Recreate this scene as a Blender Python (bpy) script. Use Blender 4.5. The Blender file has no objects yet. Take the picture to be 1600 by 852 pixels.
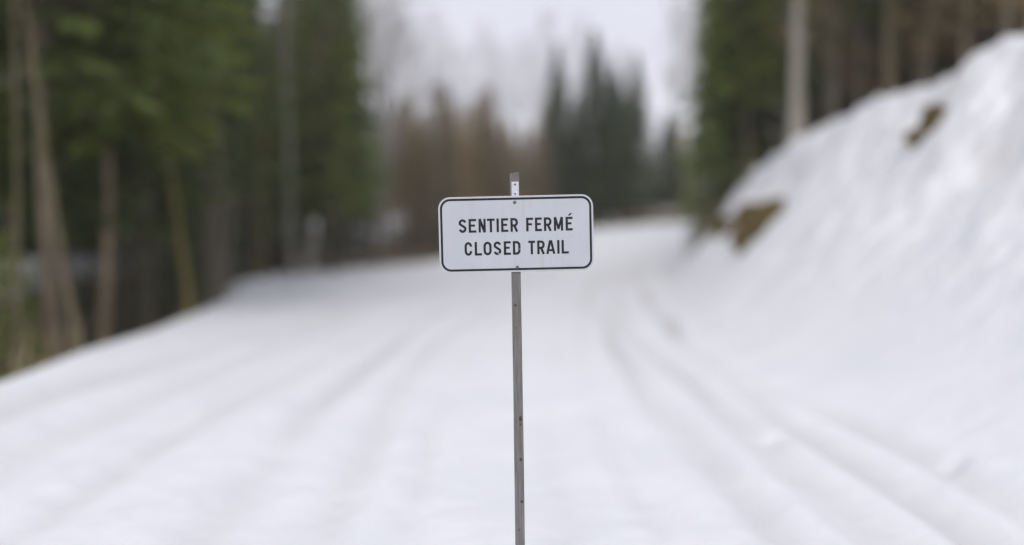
import bpy, math, random
import numpy as np

R = math.radians
scene = bpy.context.scene
col = scene.collection
rnd = random.Random(7)

# ------------------------------------------------------------------ camera
F = 1232.0                      # focal length in pixels of the 1600 px wide photograph
HORIZON = 368.0
CAM_H = 1.6
PITCH = math.atan((426 - HORIZON) / F)
cam_data = bpy.data.cameras.new("camera")
cam = bpy.data.objects.new("camera", cam_data)
col.objects.link(cam)
cam.location = (0, 0, CAM_H)
cam.rotation_euler = (R(90) - PITCH, 0, 0)
cam_data.sensor_width = 36
cam_data.lens = 36 * F / 1600
cam_data.clip_start = 0.05
cam_data.clip_end = 1500
cam_data.dof.use_dof = True
cam_data.dof.focus_distance = 3.09
cam_data.dof.aperture_fstop = 0.29
cam_data.dof.aperture_blades = 0
scene.camera = cam

# ------------------------------------------------------------------ sky (overcast) and soft sun
SUN_EL, SUN_AZ = R(40), R(190)           # azimuth measured from +Y towards +X
world = bpy.data.worlds.new("World")
scene.world = world
world.use_nodes = True
nt = world.node_tree
nt.nodes.clear()
n_out = nt.nodes.new("ShaderNodeOutputWorld")
n_bg = nt.nodes.new("ShaderNodeBackground")
n_sky = nt.nodes.new("ShaderNodeTexSky")
n_sky.sky_type = 'NISHITA'
n_sky.sun_disc = False
n_sky.sun_elevation = SUN_EL
n_sky.sun_rotation = SUN_AZ
n_sky.dust_density = 6
n_sky.air_density = 1.0
n_tc = nt.nodes.new("ShaderNodeTexCoord")
n_cl = nt.nodes.new("ShaderNodeTexNoise")
n_cl.inputs["Scale"].default_value = 2.2
n_cl.inputs["Detail"].default_value = 4
n_ramp = nt.nodes.new("ShaderNodeValToRGB")
n_ramp.color_ramp.elements[0].position = 0.3
n_ramp.color_ramp.elements[0].color = (7.8, 7.92, 9.1, 1)
n_ramp.color_ramp.elements[1].position = 0.75
n_ramp.color_ramp.elements[1].color = (8.7, 8.8, 9.95, 1)
n_mix = nt.nodes.new("ShaderNodeMixRGB")
n_mix.inputs[0].default_value = 0.93      # cloud cover over the clear sky
nt.links.new(n_tc.outputs["Generated"], n_cl.inputs["Vector"])
nt.links.new(n_cl.outputs["Fac"], n_ramp.inputs["Fac"])
nt.links.new(n_sky.outputs["Color"], n_mix.inputs[1])
nt.links.new(n_ramp.outputs["Color"], n_mix.inputs[2])
nt.links.new(n_mix.outputs["Color"], n_bg.inputs["Color"])
n_bg.inputs["Strength"].default_value = 0.1
nt.links.new(n_bg.outputs["Background"], n_out.inputs["Surface"])

sun_data = bpy.data.lights.new("sun", 'SUN')
sun_data.energy = 1.5
sun_data.angle = R(32)
sun_data.color = (1.0, 0.97, 0.93)
sun = bpy.data.objects.new("sun", sun_data)
col.objects.link(sun)
sun.rotation_euler = (-(R(90) - SUN_EL), 0, -SUN_AZ)
sun.location = (0, 0, 40)

vs = scene.view_settings
vs.view_transform = 'Standard'
vs.look = 'None'
vs.gamma = 1
vs.exposure = 0.06
scene.render.engine = 'CYCLES'
scene.cycles.use_denoising = True
scene.cycles.max_bounces = 10
scene.cycles.diffuse_bounces = 8
scene.cycles.transmission_bounces = 8

# ------------------------------------------------------------------ helpers
def tag(o, label=None, category=None, group=None, kind=None):
    if label: o["label"] = label
    if category: o["category"] = category
    if group: o["group"] = group
    if kind: o["kind"] = kind
    return o

def link(name, mesh, parent=None):
    o = bpy.data.objects.new(name, mesh)
    col.objects.link(o)
    if parent is not None:
        o.parent = parent
    return o

def empty(name, loc, rot=(0, 0, 0)):
    o = bpy.data.objects.new(name, None)
    o.empty_display_size = 0.2
    col.objects.link(o)
    o.location = loc
    o.rotation_euler = rot
    return o

class MB:
    """collects verts and faces for one mesh"""
    def __init__(self):
        self.v, self.f = [], []
    def add(self, vs_, fs_):
        b = len(self.v)
        self.v += [tuple(p) for p in vs_]
        self.f += [tuple(i + b for i in f) for f in fs_]
    def box(self, x0, x1, y0, y1, z0, z1, ch=0.0):
        if ch <= 0:
            self.add([(x0, y0, z0), (x1, y0, z0), (x1, y1, z0), (x0, y1, z0),
                      (x0, y0, z1), (x1, y0, z1), (x1, y1, z1), (x0, y1, z1)],
                     [(0, 3, 2, 1), (4, 5, 6, 7), (0, 1, 5, 4), (1, 2, 6, 5), (2, 3, 7, 6), (3, 0, 4, 7)])
    def tube(self, pts, radii, sides=8, cap=True):
        pts = np.asarray(pts, float)
        n = len(pts)
        tang = np.gradient(pts, axis=0)
        tang /= np.linalg.norm(tang, axis=1)[:, None] + 1e-9
        ref = np.array([0, 0, 1.0]) if abs(tang[0][2]) < 0.8 else np.array([1.0, 0, 0])
        b = len(self.v)
        ang = np.arange(sides) * 2 * math.pi / sides
        for i in range(n):
            a = np.cross(tang[i], ref); a /= np.linalg.norm(a) + 1e-9
            c = np.cross(tang[i], a)
            for t in ang:
                self.v.append(tuple(pts[i] + radii[i] * (math.cos(t) * a + math.sin(t) * c)))
        for i in range(n - 1):
            for k in range(sides):
                k2 = (k + 1) % sides
                self.f.append((b + i * sides + k, b + i * sides + k2, b + (i + 1) * sides + k2, b + (i + 1) * sides + k))
        if cap:
            self.f.append(tuple(b + k for k in range(sides))[::-1])
            self.f.append(tuple(b + (n - 1) * sides + k for k in range(sides)))
    def mesh(self, name, mat=None, smooth=True):
        m = bpy.data.meshes.new(name)
        m.from_pydata(self.v, [], self.f)
        if mat: m.materials.append(mat)
        if smooth:
            m.polygons.foreach_set("use_smooth", [True] * len(m.polygons))
        m.update()
        return m

def quads_mesh(name, V, mat, wood=None, wood_mat=None):
    """V: (n,4,3) array of loose quads; wood: an MB of tubes joined into the same crown"""
    nl = len(V)
    if wood is not None:
        V = np.concatenate([V, np.asarray(wood.v)[np.asarray(wood.f)]])
    n = len(V)
    m = bpy.data.meshes.new(name)
    m.vertices.add(4 * n)
    m.vertices.foreach_set("co", np.asarray(V, np.float32).ravel())
    m.loops.add(4 * n)
    m.loops.foreach_set("vertex_index", np.arange(4 * n, dtype=np.int32))
    m.polygons.add(n)
    m.polygons.foreach_set("loop_start", np.arange(n, dtype=np.int32) * 4)
    m.materials.append(mat)
    if wood is not None:
        m.materials.append(wood_mat)
        m.polygons.foreach_set("material_index", (np.arange(n) >= nl).astype(np.int32))
    m.update(calc_edges=True)
    m.validate()
    return m

# ------------------------------------------------------------------ noise
_perm = np.random.RandomState(3).rand(256, 256)
def vnoise(x, y):
    x = np.asarray(x, float); y = np.asarray(y, float)
    xi = np.floor(x).astype(int); yi = np.floor(y).astype(int)
    fx = x - xi; fy = y - yi
    fx = fx * fx * fx * (fx * (fx * 6 - 15) + 10); fy = fy * fy * fy * (fy * (fy * 6 - 15) + 10)
    g = lambda a, b: _perm[a % 256, b % 256]
    return (g(xi, yi) * (1 - fx) + g(xi + 1, yi) * fx) * (1 - fy) + (g(xi, yi + 1) * (1 - fx) + g(xi + 1, yi + 1) * fx) * fy
def fbm(x, y, o=3):
    s = 0; a = 0.5; t = 0
    for k in range(o):
        s = s + a * (vnoise(x * 2 ** k + 17 * k, y * 2 ** k + 31 * k) - 0.5); t += a; a *= 0.5
    return s / t * 2      # about -1..1
def sstep(a, b, x):
    t = np.clip((x - a) / (b - a), 0, 1)
    return t * t * (3 - 2 * t)
def spl(x, xs, ys):
    """smooth interpolation (Catmull-like, monotone enough)"""
    xs = np.asarray(xs, float); ys = np.asarray(ys, float)
    x = np.clip(np.asarray(x, float), xs[0], xs[-1])
    d = np.gradient(ys, xs)
    i = np.clip(np.searchsorted(xs, x) - 1, 0, len(xs) - 2)
    h = xs[i + 1] - xs[i]; t = (x - xs[i]) / h
    return ((2 * t**3 - 3 * t**2 + 1) * ys[i] + (t**3 - 2 * t**2 + t) * h * d[i]
            + (-2 * t**3 + 3 * t**2) * ys[i + 1] + (t**3 - t**2) * h * d[i + 1])

# ------------------------------------------------------------------ terrain shape
def left_edge(y):
    return np.interp(y, [-40, 0, 8.4, 14, 19.7, 27, 33, 36, 40, 46, 52, 55, 57, 59, 70],
                     [-5, -5.0, -5.5, -6.35, -7.4, -9.4, -10.6, -9.2, -4.0, 0.8, 5.0, 10.5, 20, 60, 400])
def right_toe(y):
    return np.interp(y, [-40, 0, 5, 15, 22, 26, 28, 32, 36, 42, 48, 52, 60],
                     [2.7, 2.7, 2.7, 3.2, 4.1, 4.9, 5.8, 7.6, 9.5, 12, 18, 30, 60])
def crest_x(y):
    return np.interp(y, [-40, 8, 16, 22, 25, 27.5, 30, 36, 42, 60], [7.9, 7.8, 7.7, 7.6, 7.5, 7.7, 9.0, 12, 15, 64])
def bank_h(y):
    return spl(y, [-40, 5, 12, 14, 16, 20, 23, 25.5, 27.5, 29.5, 32, 36, 60], [4.6, 4.65, 4.75, 4.7, 4.5, 4.3, 4.05, 3.65, 2.9, 1.6, 1.0, 0.9, 0.9])
def centre(y):
    return spl(y, [-40, 0, 8, 16, 25, 35, 45, 52, 60], [0, 0, 0, 0.35, 1.5, 3.1, 5.5, 9, 16])
def base_z(y):
    return spl(y, [-60, 0, 14, 26, 34, 40, 46, 52, 58, 75, 110, 200, 420], [0, 0, 0, 0.0, 0.02, 0.3, 1.1, 2.05, 3.0, 4.6, 8, 16, 26])

RUTS = [(-4.3, .22, .05), (-3.55, .24, .035), (-3.1, .10, .02), (-2.6, .14, .04), (-2.25, .08, .02), (-1.78, .16, .06), (-1.22, .12, .04), (-0.9, .07, .02),
        (-0.62, .09, .025), (0.42, .1, .015), (0.85, .07, .02), (1.22, .11, .07), (1.5, .09, .035), (1.8, .07, .025), (1.98, .14, .05), (2.45, .13, .075), (2.75, .09, .05)]

def terrain(x, y):
    """height, snow amount, packed amount"""
    x = np.asarray(x, float); y = np.asarray(y, float)
    zb = base_z(y)
    # wobble the rims
    xl = np.minimum(left_edge(y), 22) + 0.35 * fbm(y * 0.22 + 5, y * 0 + 2.0, 2)
    s = xl - x                                   # metres beyond the left rim
    k = 1 - 0.85 * sstep(30, 42, y)              # ravine fades out where the forest closes in
    drop = -1.7 * sstep(-0.4, 3.0, s) * k
    rise = 2.75 * sstep(3.0, 5.6, s) * k + np.clip(s - 6, 0, 200) * 0.10 * (0.35 + 0.65 * k)
    rough = fbm(x * 0.45, y * 0.45, 4) * 0.35 * sstep(0.3, 3, s)
    z = zb + drop + rise + rough
    lip = 0.10 * np.exp(-((s + 0.7) / 0.7) ** 2) * (1 - sstep(28, 36, y))
    # right bank
    toe = right_toe(y); cr = crest_x(y) + 0.35 * fbm(y * 0.3 + 9, y * 0 + 7, 2)
    t = np.clip((x - toe) / np.maximum(cr - toe, 0.5), 0, 80)
    a = np.clip(t, 0, 3) ** 1.35
    b = 1 + 0.10 * (t - 1)
    f = 0.5 * (a + b - np.sqrt((a - b) ** 2 + 0.006)) - 0.5 * (0 + 0.9 - math.sqrt(0.81 + 0.006))
    f = np.where(t > 0, f, 0)
    z = z + bank_h(y) * f * (1 - 0.0 * y)
    on_bank = sstep(0.15, 0.5, t) * (y < 45)
    z = z + on_bank * (fbm(x * 0.7, y * 0.9, 4) * 0.15 + fbm(x * 2.2 + 5, y * 2.0, 3) * 0.11 + fbm(x * 5.1, y * 5.1, 2) * 0.03) * (y < 45)
    z = z + np.exp(-((t - .92) / .22) ** 2) * (y < 30) * (fbm(x * 1.1 + 8, y * 1.25, 3) * 0.28 + fbm(x * 3 + 2, y * 3.3, 2) * .12)
    # gouges and holes in the bank
    for (hx, hy, r, d) in HOLES:
        z = z - d * np.exp(-(((x - hx) ** 2 + (y - hy) ** 2) / r ** 2))
    # trail relief
    u = x - centre(y)
    mask = sstep(-0.3, 0.6, -s) * (y < 60) * (1 - sstep(-0.1, 0.25, t)) * (1 - sstep(30, 50, y))
    packed = np.zeros_like(x)
    for i, (u0, w, d) in enumerate(RUTS):
        du = u - u0 - 0.3 * fbm(y * 0.16 + 3.7 * i, 0 * y + i, 2) - 0.03 * fbm(y * 1.1 + i, 0 * y + 5 * i, 2)
        amp = 0.25 + 1.0 * vnoise(y * 0.35 + 11 * i, 0 * y + 3 * i)
        g = np.exp(-(du / w) ** 2)
        z = z + mask * amp * 0.95 * d * (-g + 0.55 * np.exp(-((np.abs(du) - 1.9 * w) / (0.8 * w)) ** 2))
        packed = packed + mask * g * amp * d / 0.07
    z = z + lip + mask * (fbm(x * 0.8, y * 0.35, 3) * 0.05 + fbm(x * 3.3, y * 2.1, 3) * 0.014 + fbm(x * 9, y * 5, 2) * 0.005)
    z = z + 0.006 * fbm(x * 7, y * 7, 2) * (1 - sstep(0.3, 1.0, s))
    # snow cover
    nz = fbm(x * 0.55 + 40, y * 0.55, 4)
    snow = 1 - sstep(0.1, 0.55, s + 0.3 * fbm(x * 1.3, y * 1.3, 3))
    crest_patch = np.exp(-((s - 5.3) / 0.5) ** 2) * k * 1.6
    patches = sstep(0.30, 0.42, nz * 0.9 + crest_patch - 0.02)
    snow = np.maximum(snow, patches * sstep(3.8, 5, s))
    snow = np.maximum(snow, sstep(.05, .2, nz) * sstep(60, 68, y))
    snow = np.maximum(snow, sstep(-.12, .06, nz) * sstep(5.5, 8.5, s) * .95)  # extra snow patches added to bounce light into the gaps between trunks
    # bare earth shows at the top of the bank and under the trees there
    bare = sstep(1.12, 1.5, t + 0.35 * fbm(x * 0.8 + 3, y * 0.8, 3)) * sstep(-0.1, 0.3, -nz - 0.02)
    snow = snow * (1 - 0.9 * bare)
    for (hx, hy, r, d) in HOLES:
        if d > 0.1:
            packed = packed + 0.9 * np.exp(-(((x - hx) ** 2 + (y - hy) ** 2) / (0.6 * r * r)))
    return z, np.clip(snow, 0, 1), np.clip(packed, 0, 1.5)

HOLES = []
def tz(x, y):
    return float(terrain(np.array([x]), np.array([y]))[0][0])

def ray(px, py):
    cx, cz = (px - 800) / F, (426 - py) / F
    c, sn = math.cos(PITCH), math.sin(PITCH)
    d = np.array([cx, c + cz * sn, -sn + cz * c])
    return d / d[1]                                # per metre of y
def ground_hit(px, py, y0=3.0, y1=90.0):
    d = ray(px, py)
    ys = np.arange(y0, y1, 0.05)
    zz = terrain(d[0] * ys, ys)[0]
    below = np.nonzero(zz >= CAM_H + d[2] * ys)[0]
    yy = ys[below[0]] if len(below) else y1
    return float(d[0] * yy), float(yy), float(CAM_H + d[2] * yy)
def x_at(px, y):
    return float(ray(px, HORIZON)[0] * y)

_h = []
for (px, py, r, d) in [(1570, 240, .5, .30), (1550, 215, .3, .2), (1375, 262, .25, .14), (1335, 258, .2, .1), (1440, 262, .22, .12),
                       (1470, 150, .55, .22), (1360, 175, .3, .1), (1250, 262, .4, .12), (1205, 285, .4, .15), (1588, 300, .2, .1),
                       (1165, 470, .35, .09), (1205, 690, .12, .05), (1490, 727, .07, .05), (1140, 390, .35, .10)]:
    hx, hy, hz = ground_hit(px, py)
    _h.append((hx, hy, r, d))
HOLES = _h

# ------------------------------------------------------------------ materials
def new_mat(name):
    m = bpy.data.materials.new(name)
    m.use_nodes = True
    t = m.node_tree
    b = t.nodes["Principled BSDF"]
    b.inputs["Specular IOR Level"].default_value = 0.3
    return m, t, b

def N(t, kind, **kw):
    n = t.nodes.new(kind)
    for k_, v_ in kw.items():
        setattr(n, k_, v_)
    return n

def noise(t, scale, detail=4, coord="Object", stretch=None, rough=0.55):
    tc = N(t, "ShaderNodeTexCoord")
    n = N(t, "ShaderNodeTexNoise")
    n.inputs["Scale"].default_value = scale
    n.inputs["Detail"].default_value = detail
    n.inputs["Roughness"].default_value = rough
    if stretch:
        mp = N(t, "ShaderNodeMapping")
        mp.inputs["Scale"].default_value = stretch
        t.links.new(tc.outputs[coord], mp.inputs["Vector"])
        t.links.new(mp.outputs["Vector"], n.inputs["Vector"])
    else:
        t.links.new(tc.outputs[coord], n.inputs["Vector"])
    return n

def ramp(t, fac, stops):
    r = N(t, "ShaderNodeValToRGB")
    el = r.color_ramp.elements
    while len(el) > 1: el.remove(el[-1])
    el[0].position, el[0].color = stops[0][0], (*stops[0][1], 1)
    for p, c in stops[1:]:
        e = el.new(p); e.color = (*c, 1)
    t.links.new(fac, r.inputs["Fac"])
    return r

def mixc(t, fac, a, b, blend='MIX'):
    m = N(t, "ShaderNodeMixRGB", blend_type=blend)
    for sock, v in ((m.inputs[0], fac), (m.inputs[1], a), (m.inputs[2], b)):
        if hasattr(v, "node"): t.links.new(v, sock)
        elif isinstance(v, (int, float)): sock.default_value = v
        else: sock.default_value = (*v, 1)
    return m.outputs[0]

def bump(t, b, height, strength, dist):
    n = N(t, "ShaderNodeBump")
    n.inputs["Strength"].default_value = strength
    n.inputs["Distance"].default_value = dist
    t.links.new(height, n.inputs["Height"])
    t.links.new(n.outputs["Normal"], b.inputs["Normal"])

def m_ground():
    m, t, b = new_mat("snow_and_forest_floor")
    at = N(t, "ShaderNodeAttribute", attribute_name="cover")
    sep = N(t, "ShaderNodeSeparateColor")
    t.links.new(at.outputs["Color"], sep.inputs["Color"])
    n1 = noise(t, 1.1, 6); n2 = noise(t, 9, 6); n3 = noise(t, 60, 4)
    snow = ramp(t, n1.outputs["Fac"], [(0.3, (0.755, 0.768, 0.79)), (0.7, (0.815, 0.823, 0.838))]).outputs[0]
    snow = mixc(t, sep.outputs[1], snow, (0.62, 0.615, 0.615))
    litter = ramp(t, n2.outputs["Fac"], [(0.3, (0.06, 0.048, 0.032)), (0.5, (0.15, 0.12, 0.08)), (0.72, (0.24, 0.20, 0.14))]).outputs[0]
    litter = mixc(t, ramp(t, n1.outputs["Fac"], [(0.5, (0, 0, 0)), (0.62, (1, 1, 1))]).outputs[0], litter, (0.05, 0.065, 0.02))
    # ragged melt edge
    ad = N(t, "ShaderNodeMath", operation='ADD'); t.links.new(sep.outputs[0], ad.inputs[0])
    sb = N(t, "ShaderNodeMath", operation='MULTIPLY_ADD'); t.links.new(n2.outputs["Fac"], sb.inputs[0])
    sb.inputs[1].default_value = 0.5; sb.inputs[2].default_value = -0.25
    t.links.new(sb.outputs[0], ad.inputs[1])
    fac = ramp(t, ad.outputs[0], [(0.42, (0, 0, 0)), (0.56, (1, 1, 1))]).outputs[0]
    t.links.new(mixc(t, fac, litter, snow), b.inputs["Base Color"])
    b.inputs["Roughness"].default_value = 0.75
    b.inputs["Specular IOR Level"].default_value = 0.15
    su = N(t, "ShaderNodeMath", operation='MULTIPLY_ADD')
    t.links.new(n3.outputs["Fac"], su.inputs[0]); su.inputs[1].default_value = 0.3
    t.links.new(n2.outputs["Fac"], su.inputs[2])
    bump(t, b, su.outputs[0], 0.5, 0.02)
    return m
M_GROUND = m_ground()

def m_bark(name, dark, light, moss=0.0):
    m, t, b = new_mat(name)
    n1 = noise(t, 3.0, 6, stretch=(4, 4, 0.7)); n2 = noise(t, 1.2, 3)
    c = ramp(t, n1.outputs["Fac"], [(0.32, dark), (0.68, light)]).outputs[0]
    oi = N(t, "ShaderNodeObjectInfo")
    v = ramp(t, oi.outputs["Random"], [(0, (0.8, 0.8, 0.8)), (1, (1.12, 1.1, 1.05))]).outputs[0]
    c = mixc(t, 1.0, c, v, 'MULTIPLY')
    if moss:
        mf = ramp(t, n2.outputs["Fac"], [(0.62 - 0.25 * moss, (0, 0, 0)), (0.75 - 0.2 * moss, (1, 1, 1))]).outputs[0]
        c = mixc(t, mf, c, (0.075, 0.085, 0.02))
    t.links.new(c, b.inputs["Base Color"])
    b.inputs["Roughness"].default_value = 0.9
    bump(t, b, n1.outputs["Fac"], 0.6, 0.03)
    return m
BARK = dict(
    grey=m_bark("grey_bark", (0.10, 0.09, 0.07), (0.23, 0.21, 0.165), 0.5),
    tan=m_bark("tan_bark", (0.10, 0.085, 0.052), (0.21, 0.175, 0.11), 0.45),
    ochre=m_bark("ochre_bark", (0.12, 0.10, 0.036), (0.22, 0.18, 0.065), 0.4),
    brown=m_bark("brown_bark", (0.10, 0.08, 0.055), (0.23, 0.185, 0.13)),
    pale=m_bark("pale_bark", (0.24, 0.225, 0.185), (0.47, 0.45, 0.39)),
    twig=m_bark("twig_bark", (0.15, 0.13, 0.105), (0.28, 0.245, 0.20)))

def m_leaf(name, c0, c1, c2, trans=0.2):
    m, t, b = new_mat(name)
    n1 = noise(t, 0.9, 3); n2 = noise(t, 7, 2)
    ad = N(t, "ShaderNodeMath", operation='MULTIPLY_ADD')
    t.links.new(n2.outputs["Fac"], ad.inputs[0]); ad.inputs[1].default_value = 0.5
    hm = N(t, "ShaderNodeMath", operation='MULTIPLY'); t.links.new(n1.outputs["Fac"], hm.inputs[0]); hm.inputs[1].default_value = 0.5
    t.links.new(hm.outputs[0], ad.inputs[2])
    c = ramp(t, ad.outputs[0], [(0.36, c0), (0.5, c1), (0.64, c2)]).outputs[0]
    oi = N(t, "ShaderNodeObjectInfo")
    v = ramp(t, oi.outputs["Random"], [(0, (0.7, 0.72, 0.8)), (0.5, (1, 1, 1)), (1, (1.3, 1.2, 0.95))]).outputs[0]
    c = mixc(t, 1.0, c, v, 'MULTIPLY')
    t.links.new(c, b.inputs["Base Color"])
    b.inputs["Roughness"].default_value = 0.5
    b.inputs["Specular IOR Level"].default_value = 0.6
    tr = N(t, "ShaderNodeBsdfTranslucent"); t.links.new(c, tr.inputs["Color"])
    mx = N(t, "ShaderNodeMixShader"); mx.inputs[0].default_value = trans
    out = t.nodes["Material Output"]
    t.links.new(b.outputs[0], mx.inputs[1]); t.links.new(tr.outputs[0], mx.inputs[2])
    t.links.new(mx.outputs[0], out.inputs["Surface"])
    return m
LEAF = dict(
    fir=m_leaf("fir_needles", (0.075, 0.13, 0.036), (0.12, 0.19, 0.046), (0.18, 0.25, 0.064), .35),
    cedar=m_leaf("cedar_sprays", (0.105, 0.15, 0.034), (0.16, 0.215, 0.044), (0.22, 0.27, 0.064), .35),
    spruce=m_leaf("spruce_needles", (0.042, 0.085, 0.03), (0.07, 0.13, 0.042), (0.105, 0.17, 0.055), .3),
    larch=m_leaf("larch_twigs", (0.27, 0.215, 0.135), (0.37, 0.30, 0.19), (0.46, 0.38, 0.25), .35),
    dead=m_leaf("dead_leaves", (0.15, 0.105, 0.045), (0.24, 0.17, 0.07), (0.33, 0.24, 0.11), .3),
    moss=m_leaf("moss", (0.07, 0.08, 0.014), (0.125, 0.135, 0.024), (0.18, 0.18, 0.04), 0.05))

# ------------------------------------------------------------------ ground sheets
def graded(lo, hi, a, b, step, grow, cap):
    mid = list(np.arange(a, b + 1e-6, step))
    up = []; p = mid[-1]; d = step
    while p < hi:
        d = min(d * grow, cap); p += d; up.append(p)
    dn = []; p = mid[0]; d = step
    while p > lo:
        d = min(d * grow, cap); p -= d; dn.append(p)
    return np.array(dn[::-1] + mid + up)

gx = graded(-260, 260, -7.5, 9.0, 0.075, 1.035, 9.0)
gy = graded(-40, 420, 2.5, 12.5, 0.075, 1.022, 9.0)
X, Y = np.meshgrid(gx, gy)
Z, SN, PK = terrain(X, Y)
eps = 0.03
nx = -(terrain(X + eps, Y)[0] - terrain(X - eps, Y)[0]) / (2 * eps)
ny = -(terrain(X, Y + eps)[0] - terrain(X, Y - eps)[0]) / (2 * eps)
NRM = np.stack([nx, ny, np.ones_like(nx)], -1)
NRM /= np.linalg.norm(NRM, axis=-1)[..., None]
P = np.stack([X, Y, Z], -1).reshape(-1, 3)
COV = np.stack([SN, np.clip(PK, 0, 1), SN * 0, SN * 0 + 1], -1).reshape(-1, 4)
NRM = NRM.reshape(-1, 3)
rows, cols = X.shape
ii, jj = np.meshgrid(np.arange(rows - 1), np.arange(cols - 1), indexing='ij')
a0 = ii * cols + jj
Q = np.stack([a0, a0 + 1, a0 + cols + 1, a0 + cols], -1).reshape(-1, 4)
qc = P[Q].mean(1)
zone = np.zeros(len(Q), int)                                            # 0 trail
zone[(qc[:, 0] > right_toe(qc[:, 1]) + 0.2)] = 1                        # 1 snow bank
zone[(qc[:, 0] > crest_x(qc[:, 1]) + 1.6)] = 2                          # 2 hillside above the bank
zone[(qc[:, 0] < left_edge(qc[:, 1]) - 0.55) | (qc[:, 1] > 62)] = 3     # 3 forest floor
for zi, nm, lb in ((0, "snowy_trail", "snow covered trail with packed ruts curving into the forest"),
                   (1, "snow_bank", "steep snow bank rising beside the trail"),
                   (2, "hillside", "wooded hillside above the snow bank"),
                   (3, "forest_floor", "leaf littered forest floor with snow patches beyond the trail rim")):
    q = Q[zone == zi]
    used, inv = np.unique(q, return_inverse=True)
    q = inv.reshape(-1, 4)
    me = bpy.data.meshes.new(nm)
    me.vertices.add(len(used)); me.vertices.foreach_set("co", P[used].astype(np.float32).ravel())
    me.loops.add(q.size); me.loops.foreach_set("vertex_index", q.ravel().astype(np.int32))
    me.polygons.add(len(q)); me.polygons.foreach_set("loop_start", np.arange(len(q), dtype=np.int32) * 4)
    me.polygons.foreach_set("use_smooth", np.ones(len(q), bool))
    me.update(calc_edges=True)
    ca = me.color_attributes.new("cover", 'FLOAT_COLOR', 'POINT')
    ca.data.foreach_set("color", COV[used].astype(np.float32).ravel())
    me.normals_split_custom_set_from_vertices([tuple(v) for v in NRM[used]])
    me.materials.append(M_GROUND)
    o = link(nm, me)
    tag(o, lb, kind="structure")

# ------------------------------------------------------------------ the sign
def m_sign():
    m, t, b = new_mat("white_sign_sheeting")
    n1 = noise(t, 7, 5); n2 = noise(t, 160, 3)
    c = ramp(t, n1.outputs["Fac"], [(0.3, (0.425, 0.445, 0.475)), (0.7, (0.455, 0.475, 0.505))]).outputs[0]
    n3 = noise(t, 9, 4, stretch=(6, 1, 0.35))
    c = mixc(t, ramp(t, n3.outputs["Fac"], [(0.55, (0, 0, 0)), (0.75, (0.4, 0.4, 0.4))]).outputs[0], c, (0.36, 0.365, 0.37))
    sp = ramp(t, n2.outputs["Fac"], [(0.70, (0, 0, 0)), (0.76, (1, 1, 1))]).outputs[0]
    c = mixc(t, sp, c, (0.40, 0.40, 0.41))
    t.links.new(c, b.inputs["Base Color"])
    b.inputs["Roughness"].default_value = 0.45
    return m
def m_black():
    m, t, b = new_mat("faded_black_print")
    n1 = noise(t, 60, 5)
    c = ramp(t, n1.outputs["Fac"], [(0.3, (0.016, 0.016, 0.022)), (0.7, (0.032, 0.031, 0.040))]).outputs[0]
    t.links.new(c, b.inputs["Base Color"]); b.inputs["Roughness"].default_value = 0.8
    b.inputs["Specular IOR Level"].default_value = 0.12
    return m
def m_wood():
    m, t, b = new_mat("weathered_grey_wood")
    n1 = noise(t, 10, 8, stretch=(16, 16, 0.55), rough=0.65); n2 = noise(t, 3.5, 4, stretch=(2, 2, 0.8))
    c = ramp(t, n1.outputs["Fac"], [(0.28, (0.08, 0.077, 0.074)), (0.5, (0.155, 0.152, 0.15)), (0.72, (0.25, 0.246, 0.246))]).outputs[0]
    c = mixc(t, ramp(t, n2.outputs["Fac"], [(0.42, (0, 0, 0)), (0.7, (0.55, 0.55, 0.55))]).outputs[0], c, (0.12, 0.10, 0.08))
    t.links.new(c, b.inputs["Base Color"]); b.inputs["Roughness"].default_value = 0.9
    bump(t, b, n1.outputs["Fac"], 0.7, 0.0015)
    return m
def m_plain(name, c, rough=0.6, metal=0.0, var=0.15, scale=40):
    m, t, b = new_mat(name)
    n1 = noise(t, scale, 4)
    lo = tuple(v * (1 - var) for v in c); hi = tuple(min(1, v * (1 + var)) for v in c)
    t.links.new(ramp(t, n1.outputs["Fac"], [(0.3, lo), (0.7, hi)]).outputs[0], b.inputs["Base Color"])
    b.inputs["Roughness"].default_value = rough; b.inputs["Metallic"].default_value = metal
    return m
M_SIGN, M_BLACK, M_WOOD = m_sign(), m_black(), m_wood()
M_ZINC = m_plain("galvanised_steel", (0.52, 0.53, 0.57), 0.5, 0.15, 0.12, 90)
M_BOLT = m_plain("dull_bolt_steel", (0.13, 0.13, 0.14), 0.5, 0.5, 0.3, 300)
M_HOLE = m_plain("dark_hole", (0.012, 0.012, 0.014), 0.9)
M_KNOT = m_plain("dark_wood_knot", (0.055, 0.045, 0.038), 0.9, 0, 0.4, 300)
M_ALU = m_plain("bare_aluminium_edge", (0.62, 0.63, 0.66), 0.45, 0.2, 0.1, 60)
M_ENDGRAIN = m_plain("pale_end_grain", (0.50, 0.48, 0.45), 0.9, 0, 0.25, 200)

SIGN_Y = 3.12
sx0 = x_at(814.6, SIGN_Y)
sz0 = tz(sx0, SIGN_Y)
LEAN = math.atan((814.6 - 804) / (HORIZON + CAM_H * F / SIGN_Y - 271))
sign = empty("trail_sign", (sx0, SIGN_Y, sz0), (0, -LEAN, 0))
tag(sign, "white SENTIER FERMÉ CLOSED TRAIL sign on a weathered grey wooden post", "sign")
TOP = CAM_H + (HORIZON - 271) / F * SIGN_Y - sz0
PW = 0.0185                                            # half width of the post

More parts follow.
